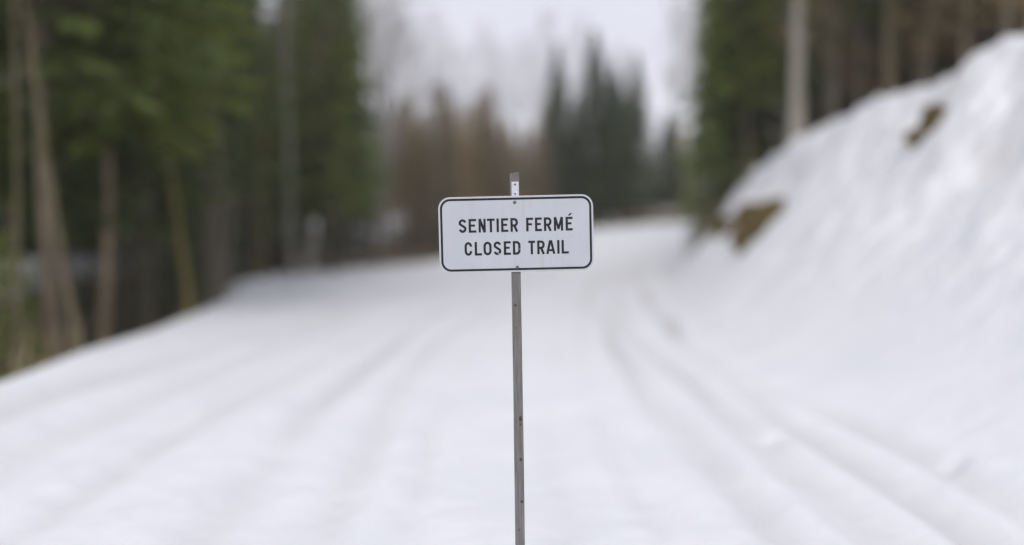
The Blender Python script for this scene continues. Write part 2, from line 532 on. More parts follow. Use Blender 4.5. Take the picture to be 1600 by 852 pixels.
# post: tapered slightly, chamfered, a little bowed
mb = MB()
secs = np.linspace(-0.35, TOP, 26)
ch = 0.0022
for k_, z_ in enumerate(secs):
    w = PW + 0.0007 * (vnoise(z_ * 3 + 50, 1.5) - 0.5) + 0.0008 * (TOP - z_) / 1.8
    bx_ = 0.0014 * math.sin(z_ * 2.1)
    by_ = 0.001 * math.sin(z_ * 1.7 + 1)
    tilt = 0.0 if k_ < 25 else 0.0022
    for (sx, sy) in ((-1, -1), (1, -1), (1, 1), (-1, 1)):
        for (cx_, cy_) in (((0, 1), (1, 0)) if sx * sy > 0 else ((1, 0), (0, 1))):
            xx = sx * (w - ch * cx_); yy = sy * (w - ch * cy_)
            mb.v.append((xx + bx_, yy + by_, z_ + tilt * xx / PW))
for k_ in range(25):
    for j_ in range(8):
        j2 = (j_ + 1) % 8
        mb.f.append((k_ * 8 + j_, k_ * 8 + j2, (k_ + 1) * 8 + j2, (k_ + 1) * 8 + j_))
mb.f.append(tuple(range(8))[::-1]); mb.f.append(tuple(25 * 8 + j_ for j_ in range(8)))
pm = mb.mesh("post", M_WOOD, smooth=False)
pm.materials.append(M_ENDGRAIN)
pm.polygons[len(pm.polygons) - 1].material_index = 1
post = link("post", pm, sign)

def disc(mbx, cx, cz, y, rx, rz, n=14, jag=0.0, th=0.0008, seed=0):
    rr = random.Random(seed)
    pts = [(cx + rx * (1 + jag * rr.uniform(-1, 1)) * math.cos(2 * math.pi * k_ / n), cz + rz * (1 + jag * rr.uniform(-1, 1)) * math.sin(2 * math.pi * k_ / n)) for k_ in range(n)]
    mbx.add([(p[0], y, p[1]) for p in pts] + [(p[0], y - th, p[1]) for p in pts],
            [tuple(range(n, 2 * n))] + [(k_, (k_ + 1) % n, n + (k_ + 1) % n, n + k_) for k_ in range(n)])
def post_z(py):
    return CAM_H + (HORIZON - py) / F * (SIGN_Y - PW) - sz0
for i, (dx, py, rx, rz) in enumerate([(-.004, 477, .0045, .0042), (-.005, 513, .003, .0026), (.008, 657, .0058, .012), (.008, 666, .004, .005),
                                      (.007, 722, .0058, .0062), (.009, 790, .0062, .0052), (-.003, 835, .003, .003)]):
    z_ = post_z(py)
    fx = 0.0014 * math.sin(z_ * 2.1)
    fy = 0.001 * math.sin(z_ * 1.7 + 1) - PW - 0.0004
    mb = MB(); disc(mb, dx + fx, z_, fy + 0.0004 - 0.0003, rx, rz, 14, 0.18, 0.0012, i)
    link("knot", mb.mesh("knot", M_KNOT, False), post)
# drying cracks on the post top
for i, (dx, ln) in enumerate([(-.006, .012), (.003, .026), (.010, .016)]):
    mb = MB(); z_ = TOP - 0.001 - ln
    mb.box(dx - .0006, dx + .0006, -PW - 0.0016, -PW + .001, z_, TOP - 0.003)
    link("crack", mb.mesh("crack", M_KNOT, False), post)

# drilled steel strip between post and panel
FY = -PW - 0.0022
mb = MB()
z_b, z_t = post_z(415), post_z(284.5)
mb.box(-.0125, .0155, FY - .0022, FY + 0.0008, z_b, z_t)
strip = link("steel_strip", mb.mesh("steel_strip", M_ZINC, False), sign)
for py in (289, 303.5):
    mb = MB(); disc(mb, 0.001, post_z(py), FY - .0022, .0034, .0034, 14, 0.05, 0.0006)
    link("bolt_hole", mb.mesh("bolt_hole", M_HOLE, False), strip)

# panel, in its own tilted frame (u right, v up)
SW, SH, RAD = 0.606, 0.298, 0.046
px_c, py_c = 806.5, 365.7
pc_z = post_z(py_c)
pc_x = x_at(px_c, SIGN_Y) - sx0 + pc_z * math.sin(LEAN)
def rrect(w, h, r, n=10):
    out = []
    for (cx_, cy_, a_) in ((w / 2 - r, h / 2 - r, 0), (-w / 2 + r, h / 2 - r, 90), (-w / 2 + r, -h / 2 + r, 180), (w / 2 - r, -h / 2 + r, 270)):
        for k_ in range(n + 1):
            t_ = R(a_ + 90 * k_ / n)
            out.append((cx_ + r * math.cos(t_), cy_ + r * math.sin(t_)))
    return out
o1 = rrect(SW, SH, RAD); o2 = rrect(SW - .0016, SH - .0016, RAD - .0008)
n_ = len(o1)
mb = MB()
mb.add([(u, -.0020, v) for u, v in o1] + [(u, 0, v) for u, v in o1] + [(u, -.0028, v) for u, v in o2],
       [tuple(2 * n_ + k_ for k_ in range(n_))[::-1], tuple(n_ + k_ for k_ in range(n_))]
       + [(k_, (k_ + 1) % n_, n_ + (k_ + 1) % n_, n_ + k_) for k_ in range(n_)]
       + [(k_, 2 * n_ + k_, 2 * n_ + (k_ + 1) % n_, (k_ + 1) % n_) for k_ in range(n_)])
pmesh = mb.mesh("sign_panel", M_SIGN, False)
pmesh.materials.append(M_ALU)
for p_ in pmesh.polygons:
    if p_.index >= 1: p_.material_index = 1
panel = link("sign_panel", pmesh, sign)
panel.location = (pc_x, FY - .0026, pc_z)
panel.rotation_euler = (0, -(R(1.32) - LEAN), 0)
FR = -.0032                                           # print layer

bo, bi = rrect(SW - .0135, SH - .0135, RAD - .0068), rrect(SW - .0305, SH - .0305, RAD - .0153)
mb = MB()
mb.add([(u, FR, v) for u, v in bo] + [(u, FR, v) for u, v in bi], [(k_, n_ + k_, n_ + (k_ + 1) % n_, (k_ + 1) % n_) for k_ in range(n_)])
link("border_line", mb.mesh("border_line", M_BLACK, False), panel)

# --- letters as swept strokes in a box w x 1 (units of cap height)
ST = 0.172
def sweep(mbx, path, ox, oz, sc, w, lay, closed=False):
    p = np.asarray(path, float)
    n = len(p)
    if closed:
        tg = np.roll(p, -1, 0) - np.roll(p, 1, 0)
    else:
        tg = np.gradient(p, axis=0)
    tg /= np.linalg.norm(tg, axis=1)[:, None]
    nn = np.stack([-tg[:, 1], tg[:, 0]], 1) * w / 2
    L, Rr = p + nn, p - nn
    b = [(ox + q[0] * sc, FR - lay * 2e-5, oz + q[1] * sc) for q in L] + [(ox + q[0] * sc, FR - lay * 2e-5, oz + q[1] * sc) for q in Rr]
    fs = []
    for k_ in range(n if closed else n - 1):
        k2 = (k_ + 1) % n
        fs.append((k_, n + k_, n + k2, k2))
    mbx.add(b, fs)
def arc(cx_, cy_, rx, ry, a0, a1, n=14):
    return [(cx_ + rx * math.cos(R(a0 + (a1 - a0) * k_ / n)), cy_ + ry * math.sin(R(a0 + (a1 - a0) * k_ / n))) for k_ in range(n + 1)]
def strokes(chx, w):
    s = ST; h = s / 2
    V = lambda x: [(x, 0), (x, 1)]
    H = lambda y, a, b: [(a, y), (b, y)]
    if chx == 'I': return [(V(w / 2), s)]
    if chx in 'EF':
        r_ = [(V(h), s), (H(1 - h * .95, s * .9, w), s * .95), (H(0.52, s * .9, w * 0.84), s * .9)]
        if chx == 'E': r_.append((H(h * .95, s * .9, w), s * .95))
        return r_
    if chx == 'L': return [(V(h), s), (H(h * .95, s * .9, w), s * .95)]
    if chx == 'T': return [(V(w / 2), s), (H(1 - h * .95, 0, w), s * .95)]
    if chx == 'N': return [(V(h), s * .95), (V(w - h), s * .95), ([(h * 1.05, 1), (w - h * 1.05, 0)], s * 1.08)]
    if chx == 'M': return [(V(h), s * .95), (V(w - h), s * .95), ([(h * 1.15, 1), (w / 2 + .01, 0.12)], s * .95), ([(w - h * 1.15, 1), (w / 2 - .01, 0.12)], s * .95)]
    if chx == 'A': return [([(h * .95, 0), (w / 2 - .025, 1)], s), ([(w - h * .95, 0), (w / 2 + .025, 1)], s), (H(0.27, w * .22, w * .78), s * .85)]
    rx = (w - s) / 2
    if chx == 'O':
        q = arc(w / 2, 1 - h - .24, rx, .24, 0, 180) + arc(w / 2, h + .24, rx, .24, 180, 360)
        return [(q + [q[0], q[1]], s)]
    if chx == 'C': return [([(w - h, .66)] + arc(w / 2, 1 - h - .24, rx, .24, 8, 180) + arc(w / 2, h + .24, rx, .24, 180, 352) + [(w - h, .34)], s)]
    if chx == 'D': return [(V(h), s), (H(1 - h * .95, s * .8, w - .3), s * .95), (H(h * .95, s * .8, w - .3), s * .95),
                           (arc(w - .3, 1 - h * .95 - .24, .3 - h, .24, 90, 0, 9) + arc(w - .3, h * .95 + .24, .3 - h, .24, 0, -90, 9), s)]
    if chx == 'R': return [(V(h), s), (H(1 - h * .95, s * .8, w - .27), s * .95), (H(.46, s * .8, w - .27), s * .95),
                           (arc(w - .27, (1 - h * .95 + .46) / 2, .27 - h, (1 - h * .95 - .46) / 2, 90, -90, 16), s),
                           ([(w * .50, .46), (w - h * .9, 0)], s)]
    if chx == 'S':
        ry1, ry2 = .205, .21
        return [(arc(w / 2, 1 - h - ry1, rx, ry1, 12, 205, 16) + [(w * .30, .585), (w * .5, .505), (w * .72, .425)] + arc(w / 2, h + ry2, rx, ry2, 22, -168, 16), s)]
CAP = 0.0534
def write(items, base):
    for (chx, a, b) in items:
        mb = MB()
        u0 = (a - 647) * SW / 1142; w = (b - a) * SW / 1142 / CAP
        e = 'E' if chx == 'É' else chx
        for k_, (path, wd) in enumerate(strokes(e, w)):
            sweep(mb, path, u0, base, CAP, wd, k_)
        if chx == 'É':
            q = [(u0 + w * CAP * f_, FR - 1e-4, base + CAP * g_) for f_, g_ in ((.32, 1.09), (.62, 1.10), (.98, 1.27), (.62, 1.25))]
            mb.add(q, [(0, 1, 2, 3)])
        link("letter", mb.mesh("letter", M_BLACK, False), panel)
write([('S', 224, 281), ('E', 297, 354), ('N', 370, 424), ('T', 433, 490), ('I', 503, 521), ('E', 537, 590), ('R', 606, 662),
       ('F', 722, 774), ('E', 787, 838), ('R', 853, 910), ('M', 926, 995), ('É', 1013, 1065)], 0.0088)
write([('C', 263, 319), ('L', 338, 391), ('O', 403, 463), ('S', 478, 534), ('E', 553, 605), ('D', 620, 677),
       ('T', 735, 785), ('R', 800, 856), ('A', 866, 933), ('I', 948, 965), ('L', 980, 1033)], -0.0812)
# chips, scratches and specks
M_CHIP = m_plain("bare_chipped_spot", (0.60, 0.61, 0.64), 0.6, 0, 0.1, 200)
M_SPECK = m_plain("grey_scuff", (0.20, 0.20, 0.22), 0.8, 0, 0.3, 200)
for i, (zx, zy, rx, rz, mt) in enumerate([(515, 645, 5, 3.2, M_CHIP), (503, 636, 3, 2.4, M_CHIP), (524, 650, 3.4, 2.6, M_CHIP), (903, 598, 2.2, 5, M_CHIP), (672, 610, 1.6, 6, M_CHIP),
                                          (1058, 511, 2.4, 2, M_SPECK), (1015, 525, 1.8, 2.2, M_SPECK), (1068, 545, 2.4, 1.6, M_SPECK), (1033, 517, 1.3, 1.0, M_SPECK),
                                          (983, 672, 2, 1.4, M_SPECK), (880, 330, 1.2, 1, M_SPECK), (330, 705, 1.3, 1.1, M_SPECK)]):
    mb = MB(); k_ = SW / 1142
    disc(mb, (zx - 647) * k_, (499 - zy - (zx - 647) * .0225) * k_, FR - 1.6e-4, rx * k_, rz * k_, 9, 0.4, 1.5e-4, 20 + i)
    link("paint_chip" if mt is M_CHIP else "scuff_mark", mb.mesh("chip", mt, False), panel)
M_CRUMB = m_plain("lichen_crumbs", (0.10, 0.085, 0.04), 0.95, 0, 0.6, 250)
mb = MB(); rs = np.random.RandomState(12)
for k_ in range(85):
    u_ = rs.uniform(-SW / 2 + .03, SW / 2 - .02); r_ = rs.uniform(.0008, .0024)
    if abs(u_) < .02: continue
    q = [(u_ + r_ * a_ * rs.uniform(.7, 1.4), -.0012 + .0011 * b_, SH / 2 - .0003 + r_ * c_ * rs.uniform(.7, 1.3)) for a_, b_, c_ in ((1, 0, .2), (-1, 0, .2), (0, 1, .2), (0, -1, .2), (0, 0, 1.2), (0, 0, -.2))]
    mb.add(q, [(0, 2, 4), (2, 1, 4), (1, 3, 4), (3, 0, 4), (2, 0, 5), (1, 2, 5), (3, 1, 5), (0, 3, 5)])
tag(link("lichen", mb.mesh("lichen", M_CRUMB, False), panel), kind="stuff")
for (zx, zy) in ((641, 266), (650, 745)):
    mb = MB(); k_ = SW / 1142; r_ = 12.2 * k_
    u_, v_ = (zx - 647) * k_, (499 - zy - (zx - 647) * .0225) * k_
    prof = [(r_, 0), (r_, .0012), (r_ * .8, .0026), (r_ * .38, .0034)]
    nn_ = 16
    vs2 = [(u_ + rr_ * math.cos(2 * math.pi * k2 / nn_), FR - dd, v_ + rr_ * math.sin(2 * math.pi * k2 / nn_)) for rr_, dd in prof for k2 in range(nn_)]
    fs2 = [(a_ * nn_ + k2, a_ * nn_ + (k2 + 1) % nn_, (a_ + 1) * nn_ + (k2 + 1) % nn_, (a_ + 1) * nn_ + k2) for a_ in range(3) for k2 in range(nn_)]
    fs2.append(tuple(3 * nn_ + k2 for k2 in range(nn_)))
    mb.add(vs2, fs2)
    link("bolt", mb.mesh("bolt", M_BOLT, True), panel)

# ------------------------------------------------------------------ tree prototypes
def trunk_curve(rs, H, wob, n=14):
    z = np.concatenate([[-0.4, 0.0, 0.25], np.linspace(0.9, H, n)])
    ph = rs.uniform(0, 6.28, 4)
    zz = np.clip(z, 0, None)
    x = wob * (np.sin(zz * 0.35 + ph[0]) - math.sin(ph[0]) + 0.4 * np.sin(zz * 0.9 + ph[1]) - 0.4 * math.sin(ph[1]))
    y = wob * (np.sin(zz * 0.31 + ph[2]) - math.sin(ph[2]) + 0.4 * np.sin(zz * 1.0 + ph[3]) - 0.4 * math.sin(ph[3]))
    return np.stack([x, y, z], 1)
def trunk_mesh(name, c, H, r, mat, taper=0.9):
    z = np.clip(c[:, 2], 0, None)
    rad = r * (1 - taper * (z / H) ** 1.1) + r * 0.55 * np.exp(-z / 0.28)
    mb = MB(); mb.tube(c, np.maximum(rad, 0.012), 10)
    return mb.mesh(name, mat)
def on_curve(c, h):
    return np.array([np.interp(h, c[:, 2], c[:, 0]), np.interp(h, c[:, 2], c[:, 1]), h])

def sprays(rs, org, dirs, ln, wd, roll=.75):
    """org,dirs (n,3), ln,wd (n,) -> pointed quads with random roll"""
    n = len(org)
    dirs = dirs / (np.linalg.norm(dirs, axis=1)[:, None] + 1e-9)
    up = np.array([0, 0, 1.0]) + rs.normal(0, roll, (n, 3))
    sd = np.cross(dirs, up); sd /= np.linalg.norm(sd, axis=1)[:, None] + 1e-9
    a = org
    b = org + dirs * (ln * .45)[:, None] + sd * (wd / 2)[:, None]
    c = org + dirs * ln[:, None] - np.array([0, 0, 1.0]) * (ln * .15)[:, None]
    d = org + dirs * (ln * .45)[:, None] - sd * (wd / 2)[:, None]
    return np.stack([a, b, c, d], 1)

def conifer(seed, H, r, rad, low, kind, bark, dens=1.0, droop=0.25, shape=0.85, spray=(.42, .12), wob=0.05, gaps=0.0):
    rs = np.random.RandomState(seed)
    c = trunk_curve(rs, H, wob)
    tm = trunk_mesh("conifer_trunk", c, H, r, BARK[bark])
    mbb = MB(); Qs = []
    h = low * H
    while h < H * 0.985:
        f = (h / H - low) / (1 - low)
        L0 = rad * max(0.06, (1 - f) ** shape) * (0.55 + 0.45 * min(1, f / 0.12))
        nb = max(4, int((5 + 2.5 * L0) * 1.0))
        a0 = rs.uniform(0, 6.28)
        for k_ in range(nb):
            if rs.rand() < gaps: continue
            az = a0 + k_ * 6.283 / nb + rs.normal(0, .2)
            L = L0 * rs.uniform(.65, 1.18)
            o = on_curve(c, h + rs.uniform(-.1, .1))
            d = np.array([math.cos(az), math.sin(az), 0])
            ts = np.linspace(0, 1, 5)
            el = 0.35 - 0.5 * (1 - f)
            pts = o + d * (ts * L)[:, None] + np.array([0, 0, 1]) * (ts * L * el - droop * L * ts ** 2 + 0.12 * L * ts ** 4)[:, None]
            mbb.tube(pts, np.linspace(max(.012, .02 * L), .004, 5), 3, False)
            ns = int((6 + 15 * L) * dens)
            t = rs.uniform(.12, 1, ns) ** 0.8
            org = np.stack([np.interp(t, ts, pts[:, q]) for q in range(3)], 1)
            side = np.array([-d[1], d[0], 0])
            sg = rs.choice([-1, 1], ns)
            out = d[None] * rs.uniform(.5, 1.1, ns)[:, None] + side[None] * (sg * rs.uniform(.3, 1.1, ns))[:, None] + np.array([0, 0, 1.0]) * rs.normal(-.18, .28, ns)[:, None]
            ln = spray[0] * rs.uniform(.6, 1.3, ns) * (0.55 + 0.45 * min(1, L)) * (1.1 - .4 * t)
            Qs.append(sprays(rs, org, out, ln, spray[1] * rs.uniform(.7, 1.4, ns), 2.0 if kind == 'larch' else .9))
        h += (0.16 + 0.022 * H * (1 - f) * .5) * rs.uniform(.8, 1.2)
    Qs = np.concatenate(Qs)
    cm = quads_mesh("conifer_crown", Qs, LEAF[kind], mbb, BARK[bark])
    return dict(trunk=tm, crown=cm, H=H)

def bare(seed, H, r, bark, low=0.35, spread=0.28, wob=0.12, nlimb=26, twigs=6, leaf=None, leaf_n=0, up=0.9, twig_r=.006):
    rs = np.random.RandomState(seed)
    c = trunk_curve(rs, H, wob)
    tm = trunk_mesh("bare_trunk", c, H, r, BARK[bark], 0.93)
    mb = MB(); ends = []
    def grow(o, d, L, rr, lev):
        n = 5 if lev == 0 else 4
        d = d / np.linalg.norm(d)
        pts = [o]
        dd = d.copy()
        for k_ in range(n - 1):
            dd = dd + rs.normal(0, .10 + .03 * lev, 3) + np.array([0, 0, .10])
            dd /= np.linalg.norm(dd)
            pts.append(pts[-1] + dd * L / (n - 1))
        pts = np.array(pts)
        mb.tube(pts, np.linspace(rr, max(twig_r * .7, rr * .3), n), 5 if lev == 0 else 3, False)
        ends.append(pts)
        if lev < 2:
            m = int((6 if lev == 0 else twigs) * rs.uniform(.7, 1.2))
            for _ in range(m):
                t = rs.uniform(.25, 1)
                q = np.array([np.interp(t, np.linspace(0, 1, n), pts[:, a_]) for a_ in range(3)])
                nd = dd + rs.normal(0, .55, 3)
                grow(q, nd, L * rs.uniform(.3, .55), max(twig_r, rr * .42), lev + 1)
    for k_ in range(nlimb):
        f = (k_ + rs.rand()) / nlimb
        h = H * (low + (1 - low) * f * .98)
        az = k_ * 2.4 + rs.uniform(-.5, .5)
        L = H * spread * (1 - f * .72) * rs.uniform(.7, 1.2)
        d = np.array([math.cos(az), math.sin(az), up * rs.uniform(.6, 1.3)])
        grow(on_curve(c, h), d, L, max(.012, r * (1 - f * .8) * .22), 0)
    for k_ in range(16):                               # dead side twigs low on the stem
        h = H * rs.uniform(.05, low + .1); az = rs.uniform(0, 6.28)
        grow(on_curve(c, h), np.array([math.cos(az), math.sin(az), rs.uniform(-.3, .6)]), rs.uniform(.3, 1.5) * (H / 16), .011, 1)
    wm = BARK["twig"] if bark != "ochre" else BARK["ochre"]
    out = dict(trunk=tm, crown=None if leaf else mb.mesh("bare_limbs", wm), H=H)
    if leaf:
        pts = np.concatenate(ends); idx = rs.randint(0, len(pts), leaf_n)
        org = pts[idx] + rs.normal(0, .06, (leaf_n, 3))
        out["crown"] = quads_mesh("withered_leaves", sprays(rs, org, rs.normal(0, 1, (leaf_n, 3)) - np.array([0, 0, .5]), rs.uniform(.07, .14, leaf_n), rs.uniform(.04, .08, leaf_n)), LEAF[leaf], mb, wm)
    return out

def shrub(seed, H, n, leaf=None, leaf_n=0):
    rs = np.random.RandomState(seed)
    mb = MB(); P_ = []
    for k_ in range(n):
        az = rs.uniform(0, 6.28); sp = rs.uniform(.15, .7)
        o = np.array([math.cos(az), math.sin(az), 0]) * rs.uniform(0, .15) * H * .4
        d = np.array([math.cos(az) * sp, math.sin(az) * sp, 1])
        L = H * rs.uniform(.6, 1.05)
        pts = [o - d * .15]
        for q in range(5):
            d = d + rs.normal(0, .14, 3); d /= np.linalg.norm(d)
            pts.append(pts[-1] + d * L / 5)
        pts = np.array(pts)
        mb.tube(pts, np.linspace(.014, .004, 6), 4, False); P_.append(pts)
        for q in range(9):
            t = rs.uniform(.3, 1) * 5; i0 = min(4, int(t))
            st = pts[i0] + (pts[i0 + 1] - pts[i0]) * (t - i0)
            dd = d + rs.normal(0, .6, 3); dd /= np.linalg.norm(dd)
            e = st + dd * H * rs.uniform(.12, .3)
            tw = np.array([st, (st + e) / 2 + rs.normal(0, .02, 3), e])
            mb.tube(tw, [.006, .005, .003], 3, False); P_.append(tw)
    out = dict(crown=None if leaf else mb.mesh("shrub_stems", BARK["brown"]), H=H)
    if leaf:
        pts = np.concatenate(P_); idx = rs.randint(0, len(pts), leaf_n)
        out["crown"] = quads_mesh("shrub_leaves", sprays(rs, pts[idx] + rs.normal(0, .08, (leaf_n, 3)), rs.normal(0, 1, (leaf_n, 3)), rs.uniform(.08, .16, leaf_n), rs.uniform(.04, .08, leaf_n)), LEAF[leaf], mb, BARK["brown"])
    return out

PROTO = {}
for i in range(3):
    PROTO["fir", i] = conifer(10 + i, 16 + i, .17, 2.1 + .2 * i, .10 + .05 * i, "fir", "grey", 1.5, .25, .85, (.36, .075), gaps=.28)
    PROTO["cedar", i] = conifer(20 + i, 13 + 2 * i, .16, 1.9 + .3 * i, .05 + .06 * i, "cedar", "brown", 1.7, .32, .55, (.34, .085), .12, gaps=.3)
    PROTO["spruce", i] = conifer(30 + i, 14 + i, .2, 2.3 + .15 * i, .03, "spruce", "brown", 1.5, .22, .95, (.42, .11), gaps=.04)
    PROTO["larch", i] = conifer(40 + i, 11 + 1.2 * i, .13, 1.5 + .15 * i, .06, "larch", "tan", 1.7, .1, .8, (.42, .034), .06, gaps=.15)
    PROTO["bare", i] = bare(50 + i, 17 + i, .17, "grey", .30, .26, .13)
for nm, bk in (("tan", "tan"), ("ochre", "ochre"), ("brown", "brown"), ("pale", "pale")):
    PROTO[nm, 0] = bare(60 + len(nm), 16.5, .15, bk, .34, .24, .16, 22)
    PROTO[nm, 1] = bare(80 + len(nm), 18, .17, bk, .40, .22, .10, 22)
PROTO["wisp", 0] = bare(71, 21, .2, "grey", .40, .22, .1, 34, 7, twig_r=.010)
PROTO["wisp", 1] = bare(72, 19, .18, "grey", .35, .24, .12, 34, 7, twig_r=.010)
PROTO["beech", 0] = bare(75, 8, .08, "grey", .15, .32, .1, 22, 5, "dead", 2600, .6)
PROTO["beech", 1] = bare(76, 6, .06, "brown", .1, .36, .1, 18, 5, "dead", 2200, .6)
PROTO["shrub", 0] = shrub(91, 2.2, 16)
PROTO["shrub", 1] = shrub(92, 1.8, 14, "dead", 500)
PROTO["snowbush", 0] = shrub(93, 1.4, 22, "moss", 900)

for i in range(2):
    PROTO["highcedar", i] = conifer(25 + i, 11 + 2 * i, .075, 1.9 + .2 * i, .25 + .04 * i, "cedar", "brown", 1.9, .3, .5, (.34, .09), .14, gaps=.12)
for i in range(2):
    PROTO["wand", i] = bare(110 + i, 6.5, .035, "tan", .12, .26, .07, 20, 5, up=1.3, twig_r=.005)
PROTO["sapling", 0] = conifer(95, 4.0, .05, .95, .04, "fir", "brown", 2.6, .15, .8, (.22, .05))
PROTO["sapling", 1] = conifer(96, 3.2, .045, .9, .03, "cedar", "brown", 3.0, .2, .7, (.2, .045), .08)
NAMES = dict(wand=("bare_sapling", "tree"), highcedar=("cedar_tree", "tree"), sapling=("conifer_sapling", "tree"), fir=("fir_tree", "tree"), cedar=("cedar_tree", "tree"), spruce=("spruce_tree", "tree"), larch=("larch_tree", "tree"),
             bare=("bare_tree", "tree"), tan=("bare_tree", "tree"), ochre=("bare_tree", "tree"), brown=("bare_tree", "tree"),
             pale=("poplar_tree", "tree"), wisp=("bare_tree", "tree"), beech=("beech_sapling", "tree"),
             shrub=("bare_shrub", "shrub"), snowbush=("mossy_shrub", "shrub"))
spots = []
def plant(kind, var, x, y, label, group=None, scale=1.0, rot=None, lean=(0, 0), sx=1.0, sink=0.0):
    nm, cat = NAMES[kind]
    p = PROTO[kind, var]
    o = empty(nm, (x, y, tz(x, y) - sink), (lean[1], lean[0], rnd.uniform(0, 6.28) if rot is None else rot))
    o.rotation_mode = 'ZYX' if False else 'XYZ'
    o.scale = (scale * sx, scale * sx, scale)
    tag(o, label, cat, group)
    if "trunk" in p:
        link("trunk", p["trunk"], o)
    link("crown", p["crown"], o)
    spots.append((x, y))
    return o

# lean is written so that +lean tips the top to the right of the trail direction (rot 0 keeps it exact)
# ---- trees that stand out along the left rim
def at(px, d):
    return x_at(px, d), d
def lt(kind, var, px, d, label, lean=0.0, scale=1.0, sx=1.0, rot=0.0):
    x, y = at(px, d)
    return plant(kind, var, x, y, label, None, scale, rot, (lean, 0), sx)
lt("tan", 0, 121, 11.2, "tan bare trunk leaning out of the ravine beside the trail rim", -.13, 1.0, .32)
lt("tan", 1, 22, 10.2, "thin tan bare trunk beside a bright green young conifer at the rim", .02, .8, .2)
lt("bare", 0, 112, 18.5, "stout grey bare trunk rising from the ravine behind the leaning tan trunk", .0, 1.05, .45)
lt("bare", 1, 232, 19.5, "grey bare trunk between the leaning tan and the leaning ochre trunks", .01, 1.0, .38)
lt("ochre", 0, 294, 16.6, "ochre mossy trunk leaning away from two brown trunks at the rim", -.10, 1.0, .42)
lt("brown", 0, 324, 19.2, "slim brown bare trunk beside the leaning ochre trunk", .01, .9, .3)
lt("brown", 1, 346, 20.0, "thicker brown bare trunk beside the leaning ochre trunk", -.01, .95, .38)
lt("ochre", 1, 410, 27.5, "short ochre bare trunk standing alone between brown trunks and pale stump", .0, .55, .9)
lt("bare", 2, 352, 25, "tall grey bare tree behind the pair of brown trunks", .01, 1.1, .9)
lt("pale", 0, 458, 31, "pale grey poplar trunk rising behind the pale stump", .0, 1.1, .8)
lt("pale", 1, 588, 42.5, "pale grey poplar, taller of the three poplars where the trail bends", .0, 1.1, 1.25)
lt("pale", 0, 607, 43.5, "pale grey poplar, thinner of the three poplars where the trail bends", .015, .95, 1.1)
lt("pale", 1, 572, 45.5, "pale grey poplar behind the other two poplars where the trail bends", -.01, .9, 1.0)
lt("sapling", 1, 2, 11.0, "bright green young conifer with low sprays beside a thin tan trunk", 0, .75)
lt("fir", 2, 330, 23.5, "bright green fir behind the leaning ochre trunk", 0, 1.0)
lt("cedar", 2, 520, 34.5, "broad bright green cedar beside the poplars at the trail bend", 0, .95, 1.05)
lt("fir", 1, 545, 37.5, "tall green fir at the edge of the sky opening by the poplars", 0, 1.05, .95)
lt("fir", 0, 475, 36.5, "green fir standing behind the pale stump", 0, .98, .95)
lt("cedar", 1, 390, 29, "leafy cedar between the short ochre trunk and the bright green fir", 0, .85)

# ---- far end of the trail: dark spruces, brown larches, tall wispy trees
def far(kind, var, px, d, top, label, group=None, sx=1.0):
    x = x_at(px, d)
    ztop = CAM_H + ray(px, top)[2] * d
    sc = (ztop - tz(x, d)) / PROTO[kind, var]["H"]
    return plant(kind, var, x, d, label, group, sc, None, (0, 0), sx)
far("spruce", 0, 872, 57, 62, "dark spruce, slimmer than the tallest spruce beside it at the trail end", None, 1.1)
far("spruce", 2, 930, 55.5, 44, "tallest dark spruce at the far end of the trail", None, 1.35)
far("spruce", 1, 990, 57, 78, "dark spruce beyond the tallest one at the trail bend", None, 1.2)
far("spruce", 0, 1042, 59, 172, "short dark spruce at the end of the spruce row by the bend", None, 1.7)
far("spruce", 1, 958, 60, 95, "dark spruce squeezed between and behind the two taller spruces", None, 1.5)
far("spruce", 2, 900, 58, 150, "smaller dark spruce tucked behind the tallest spruce", None, 1.7)
far("fir", 0, 1022, 59, 240, "small green fir at the foot of the short dark spruce", None, 2.4)
far("fir", 2, 690, 64, 118, "slim green fir poking out of the brown larch row", None, .8)
L_G = "larches closing the far end of the trail"
for i, (px, d, top) in enumerate([(640, 44, 145), (668, 43.5, 175), (693, 44, 130), (715, 46, 165), (742, 48, 155), (768, 49, 135), (795, 51, 185), (820, 53, 190), (846, 54, 160), (655, 50, 180), (705, 52, 175), (752, 55, 165), (628, 60, 150), (650, 64, 185), (683, 66, 130), (664, 70, 170), (705, 72, 165), (722, 65, 180), (745, 70, 150), (762, 66, 128),
                                  (778, 62, 190), (800, 72, 205), (815, 65, 200), (832, 68, 195), (848, 63, 175), (858, 71, 150), (735, 60, 215), (700, 60, 215), (640, 74, 150),
                                  (668, 59, 220), (770, 59, 225), (805, 60, 230), (840, 60, 235), (612, 66, 140), (790, 80, 190), (725, 82, 160), (1065, 66, 190), (1080, 70, 200), (1050, 72, 195), (620, 58, 235)]):
    wx = rnd.uniform(1.15, 1.7)
    lb = ("tall" if top < 160 else "short" if top > 210 else "medium") + (" broad" if wx > 1.45 else " slim") + " brown larch at the trail end, " \
        + ("beside the poplars" if px < 635 else "just past the poplars" if px < 660 else "next to the slim green fir" if px < 700 else "just past the slim green fir" if px < 730 else "midway along the row" if px < 765
           else "just past the row's middle" if px < 795 else "short of the dark spruces" if px < 835 else "against the dark spruces" if px < 1000 else "beyond the dark spruces") + (", rear row" if d > 67 else ", front row" if d < 57 else ", middle row")
    far("larch", i % 3, px, d, top, lb, L_G, wx)
W_G = "tall bare trees above the larches"
